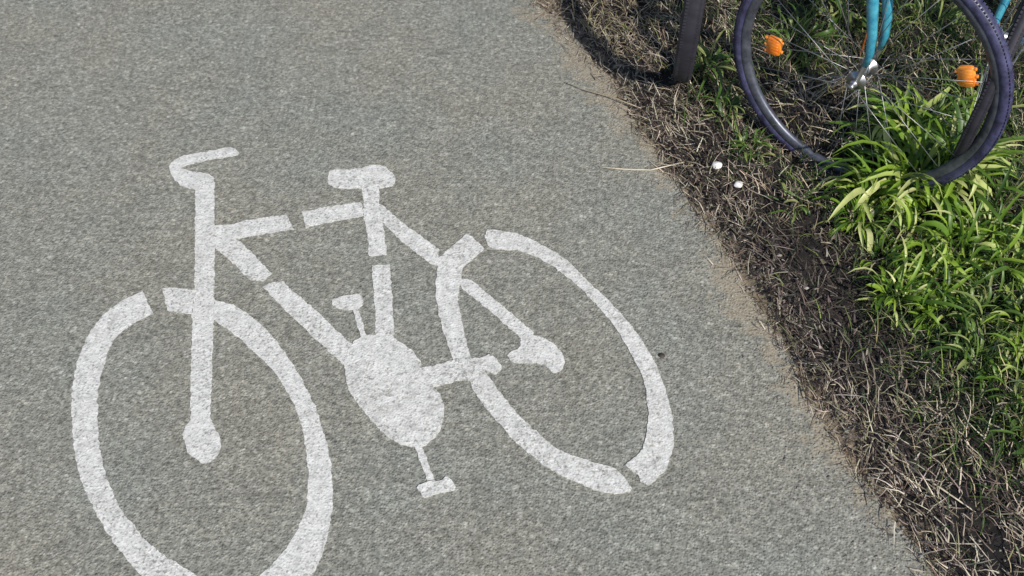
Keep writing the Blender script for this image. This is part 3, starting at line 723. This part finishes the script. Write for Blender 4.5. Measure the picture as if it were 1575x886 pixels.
WEEDS += [
 (1490, 262, 0.04, 60, 1.1, 1, 'dull weed where the right side of the wheel meets the grass'),
 (1500, 380, 0.05, 60, 1.0, 0, 'bright weed filling the patch between the centre weed and the right edge'),
 (1570, 520, 0.05, 60, 1.0, 0, 'bright weed at the right edge above the lowest one'),
 (1430, 450, 0.05, 60, 0.9, 0, 'leafy weed in the lower middle of the big green patch'),
 (1315, 350, 0.04, 40, 0.9, 0, 'weed at the upper left corner of the big green patch, below the wheel'),
 (1345, 415, 0.04, 44, 0.9, 0, 'weed on the left border of the big green patch, above the yellow-green one'),
 (1490, 570, 0.05, 46, 0.85, 1, 'dark weed left of the lowest bright weed'),
 (1565, 690, 0.05, 40, 0.8, 1, 'small weed among dry grass near the lower right corner'),
 (1220, 80, 0.06, 40, 0.9, 1, 'dark weed inside the wheel just right of the left orange reflector'),
 (1480, 190, 0.05, 44, 0.95, 1, 'dark weed inside the wheel below the right orange reflector'),
 (1150, 240, 0.04, 30, 0.7, 1, 'small dull weed just outside the lower left of the side-on wheel'),
]
GRP = 'green weeds on the verge'
for px, py, spread, nl, sc, kd, lab in WEEDS:
    c = at(px, py); c.z = float(verge_z(np.array([c.x]), np.array([c.y]))[0])
    root = empty('green_weed', c); tag(root, lab, 'weed', GRP)
    # a short woody crown at the base carries the leaves
    m = MB(); m.tube([(0, 0, -0.01), (0.002, 0, 0.006), (0, 0.002, 0.016)], [0.011, 0.008, 0.003], 7); m.build('root_crown', M['straw'], root)
    for k in range(int(nl*1.35)):
        me = random.choice(LM[kd]); o = bpy.data.objects.new('leaf', me); COL.objects.link(o); o.parent = root
        r = spread*math.sqrt(random.random()); a = random.uniform(0, 2*math.pi)
        o.location = (r*math.cos(a), r*math.sin(a), random.uniform(-0.004, 0.045*sc*(1-r/spread)+0.012))
        o.rotation_euler = (random.gauss(0, 0.25), random.gauss(0, 0.30), a+random.gauss(0, 0.9))
        q = sc*random.uniform(0.55, 1.25); o.scale = (q, q*random.uniform(0.8, 1.3), q)

# ------------------------------------------------ dry branching plants behind and below the wheel
def dry_plant(px, py, n, hgt, lab, seed, mat='straw', spread=0.9):
    rd = random.Random(seed); c = at(px, py); c.z = float(verge_z(np.array([c.x]), np.array([c.y]))[0])
    root = empty('dry_weed', c); tag(root, lab, 'dry weed', 'dry branching weeds on the verge')
    for k in range(n):
        a = rd.uniform(0, 6.28); tilt = rd.uniform(0.3, 1.0)*spread; L = hgt*rd.uniform(0.6, 1.2)
        p = Vector((rd.gauss(0, 0.012), rd.gauss(0, 0.012), -0.004)); pts = [p.copy()]; d = Vector((math.cos(a)*math.sin(tilt), math.sin(a)*math.sin(tilt), math.cos(tilt)))
        m = MB(); side = []
        for i in range(7):
            d = (d+Vector((rd.gauss(0, 0.16), rd.gauss(0, 0.16), rd.gauss(-0.06, 0.1)))).normalized(); p = p+d*L/7; p.z = max(p.z, 0.004); pts.append(p.copy())
            if i > 1:
                e = (d+Vector((rd.gauss(0, 0.8), rd.gauss(0, 0.8), rd.gauss(0, 0.4)))).normalized(); q = p.copy(); sp = [q.copy()]
                for j in range(3): e = (e+Vector((rd.gauss(0, 0.2), rd.gauss(0, 0.2), -0.05))).normalized(); q = q+e*L*0.09*rd.uniform(0.6, 1.3); q.z = max(q.z, 0.004); sp.append(q.copy())
                side.append(sp)
        m.tube(pts, [0.0016*(1-i/9) for i in range(8)], 5)
        for sp in side: m.tube(sp, [0.0011, 0.0009, 0.0008, 0.0005], 4)
        m.build('stem', M[mat], root)
dry_plant(1235, 170, 12, 0.17, 'tangled pale dry weed seen through the left half of the side-on wheel', 1, spread=1.5)
dry_plant(1285, 225, 10, 0.13, 'tangled pale dry weed lying inside the bottom of the side-on wheel', 2, spread=1.6)
dry_plant(1330, 130, 9, 0.17, 'pale dry weed behind the hub of the side-on wheel', 3, spread=1.5)
dry_plant(1460, 150, 8, 0.15, 'pale dry weed seen through the right half of the side-on wheel', 4, spread=1.5)
dry_plant(960, 60, 9, 0.12, 'pale dry weed near the top of the path edge', 5, spread=1.4)
dry_plant(1480, 700, 9, 0.11, 'dry weed low on the verge at the bottom right', 6, spread=1.7)

def stalk(name, pts, rads, mat, lab, cat, group=None, flat=1.0):
    c = Vector(pts[0]); m = MB(); m.tube([Vector(p)-c for p in pts], rads, 7)
    me = m.mesh(name); o = link(name, me, M[mat]); o.location = c; tag(o, lab, cat, group); return o
def gz(px, py, dz=0.0):
    p = at(px, py); p.z = max(0.0, float(verge_z(np.array([p.x]), np.array([p.y]))[0]) if edge_s([p.x], [p.y])[0] > 0 else 0.0)+dz; return p
stalk('reddish_stalk', [gz(1316, 108), gz(1316, 106)+Vector((0.002, 0.01, 0.10)), gz(1316, 106)+Vector((-0.006, 0.015, 0.22)), gz(1316, 106)+Vector((-0.012, 0.02, 0.34))], [0.0035, 0.003, 0.003, 0.002], 'rust', 'rust-brown dry dock stalk standing just left of the teal fork', 'plant stalk')
stalk('straw_stem', [gz(868, 128, 0.003), gz(900, 142, 0.008), gz(940, 155, 0.014), gz(985, 175, 0.02)], [0.0008, 0.0014, 0.0016, 0.0016], 'dry_dark' if 'dry_dark' in M else 'straw', 'thin dry stem poking onto the asphalt from the upper verge', 'stem', 'loose stems reaching onto the asphalt')
stalk('straw_stem', [gz(922, 258, 0.003), gz(960, 262, 0.004), gz(1000, 264, 0.006), gz(1050, 262, 0.015)], [0.0016, 0.002, 0.002, 0.0014], 'straw', 'pale flat straw lying on the asphalt level with the white pebbles', 'stem', 'loose stems reaching onto the asphalt')
stalk('straw_stem', [gz(1395, 728, 0.004), gz(1440, 760, 0.01), gz(1490, 800, 0.012)], [0.0014, 0.002, 0.001], 'straw', 'pale straw lying on the verge at the bottom right', 'stem')

def pebble(px, py, r, lab, seed):
    bm = bmesh.new(); bmesh.ops.create_icosphere(bm, subdivisions=3, radius=r)
    for v in bm.verts:
        k = mnoise.noise(v.co/r*1.1+Vector((seed, 0, 0)))*0.25; v.co *= 1+k; v.co.z *= 0.7; v.co.x *= 1.15
    me = bpy.data.meshes.new('white_pebble'); bm.to_mesh(me); bm.free()
    o = link('white_pebble', me, M['pebble']); o.location = gz(px, py, r*0.55+0.012); tag(o, lab, 'pebble', 'white pebbles on the verge edge')
pebble(1098, 276, 0.0112, 'larger round white pebble, the upper of two on the verge edge', 1)
pebble(1131, 302, 0.0098, 'smaller white pebble, the lower right of two on the verge edge', 5)
bm = bmesh.new(); bmesh.ops.create_icosphere(bm, subdivisions=2, radius=0.0055)
for v in bm.verts: v.co *= 1+mnoise.noise(v.co*200)*0.35; v.co.z *= 0.6; v.co.x *= 1.4
me = bpy.data.meshes.new('dark_stone'); bm.to_mesh(me); bm.free()
o = link('dark_stone', me, M['crumb']); o.location = gz(1018, 548, 0.003); tag(o, 'small dark stone lying on the asphalt just right of the painted rear wheel', 'stone')
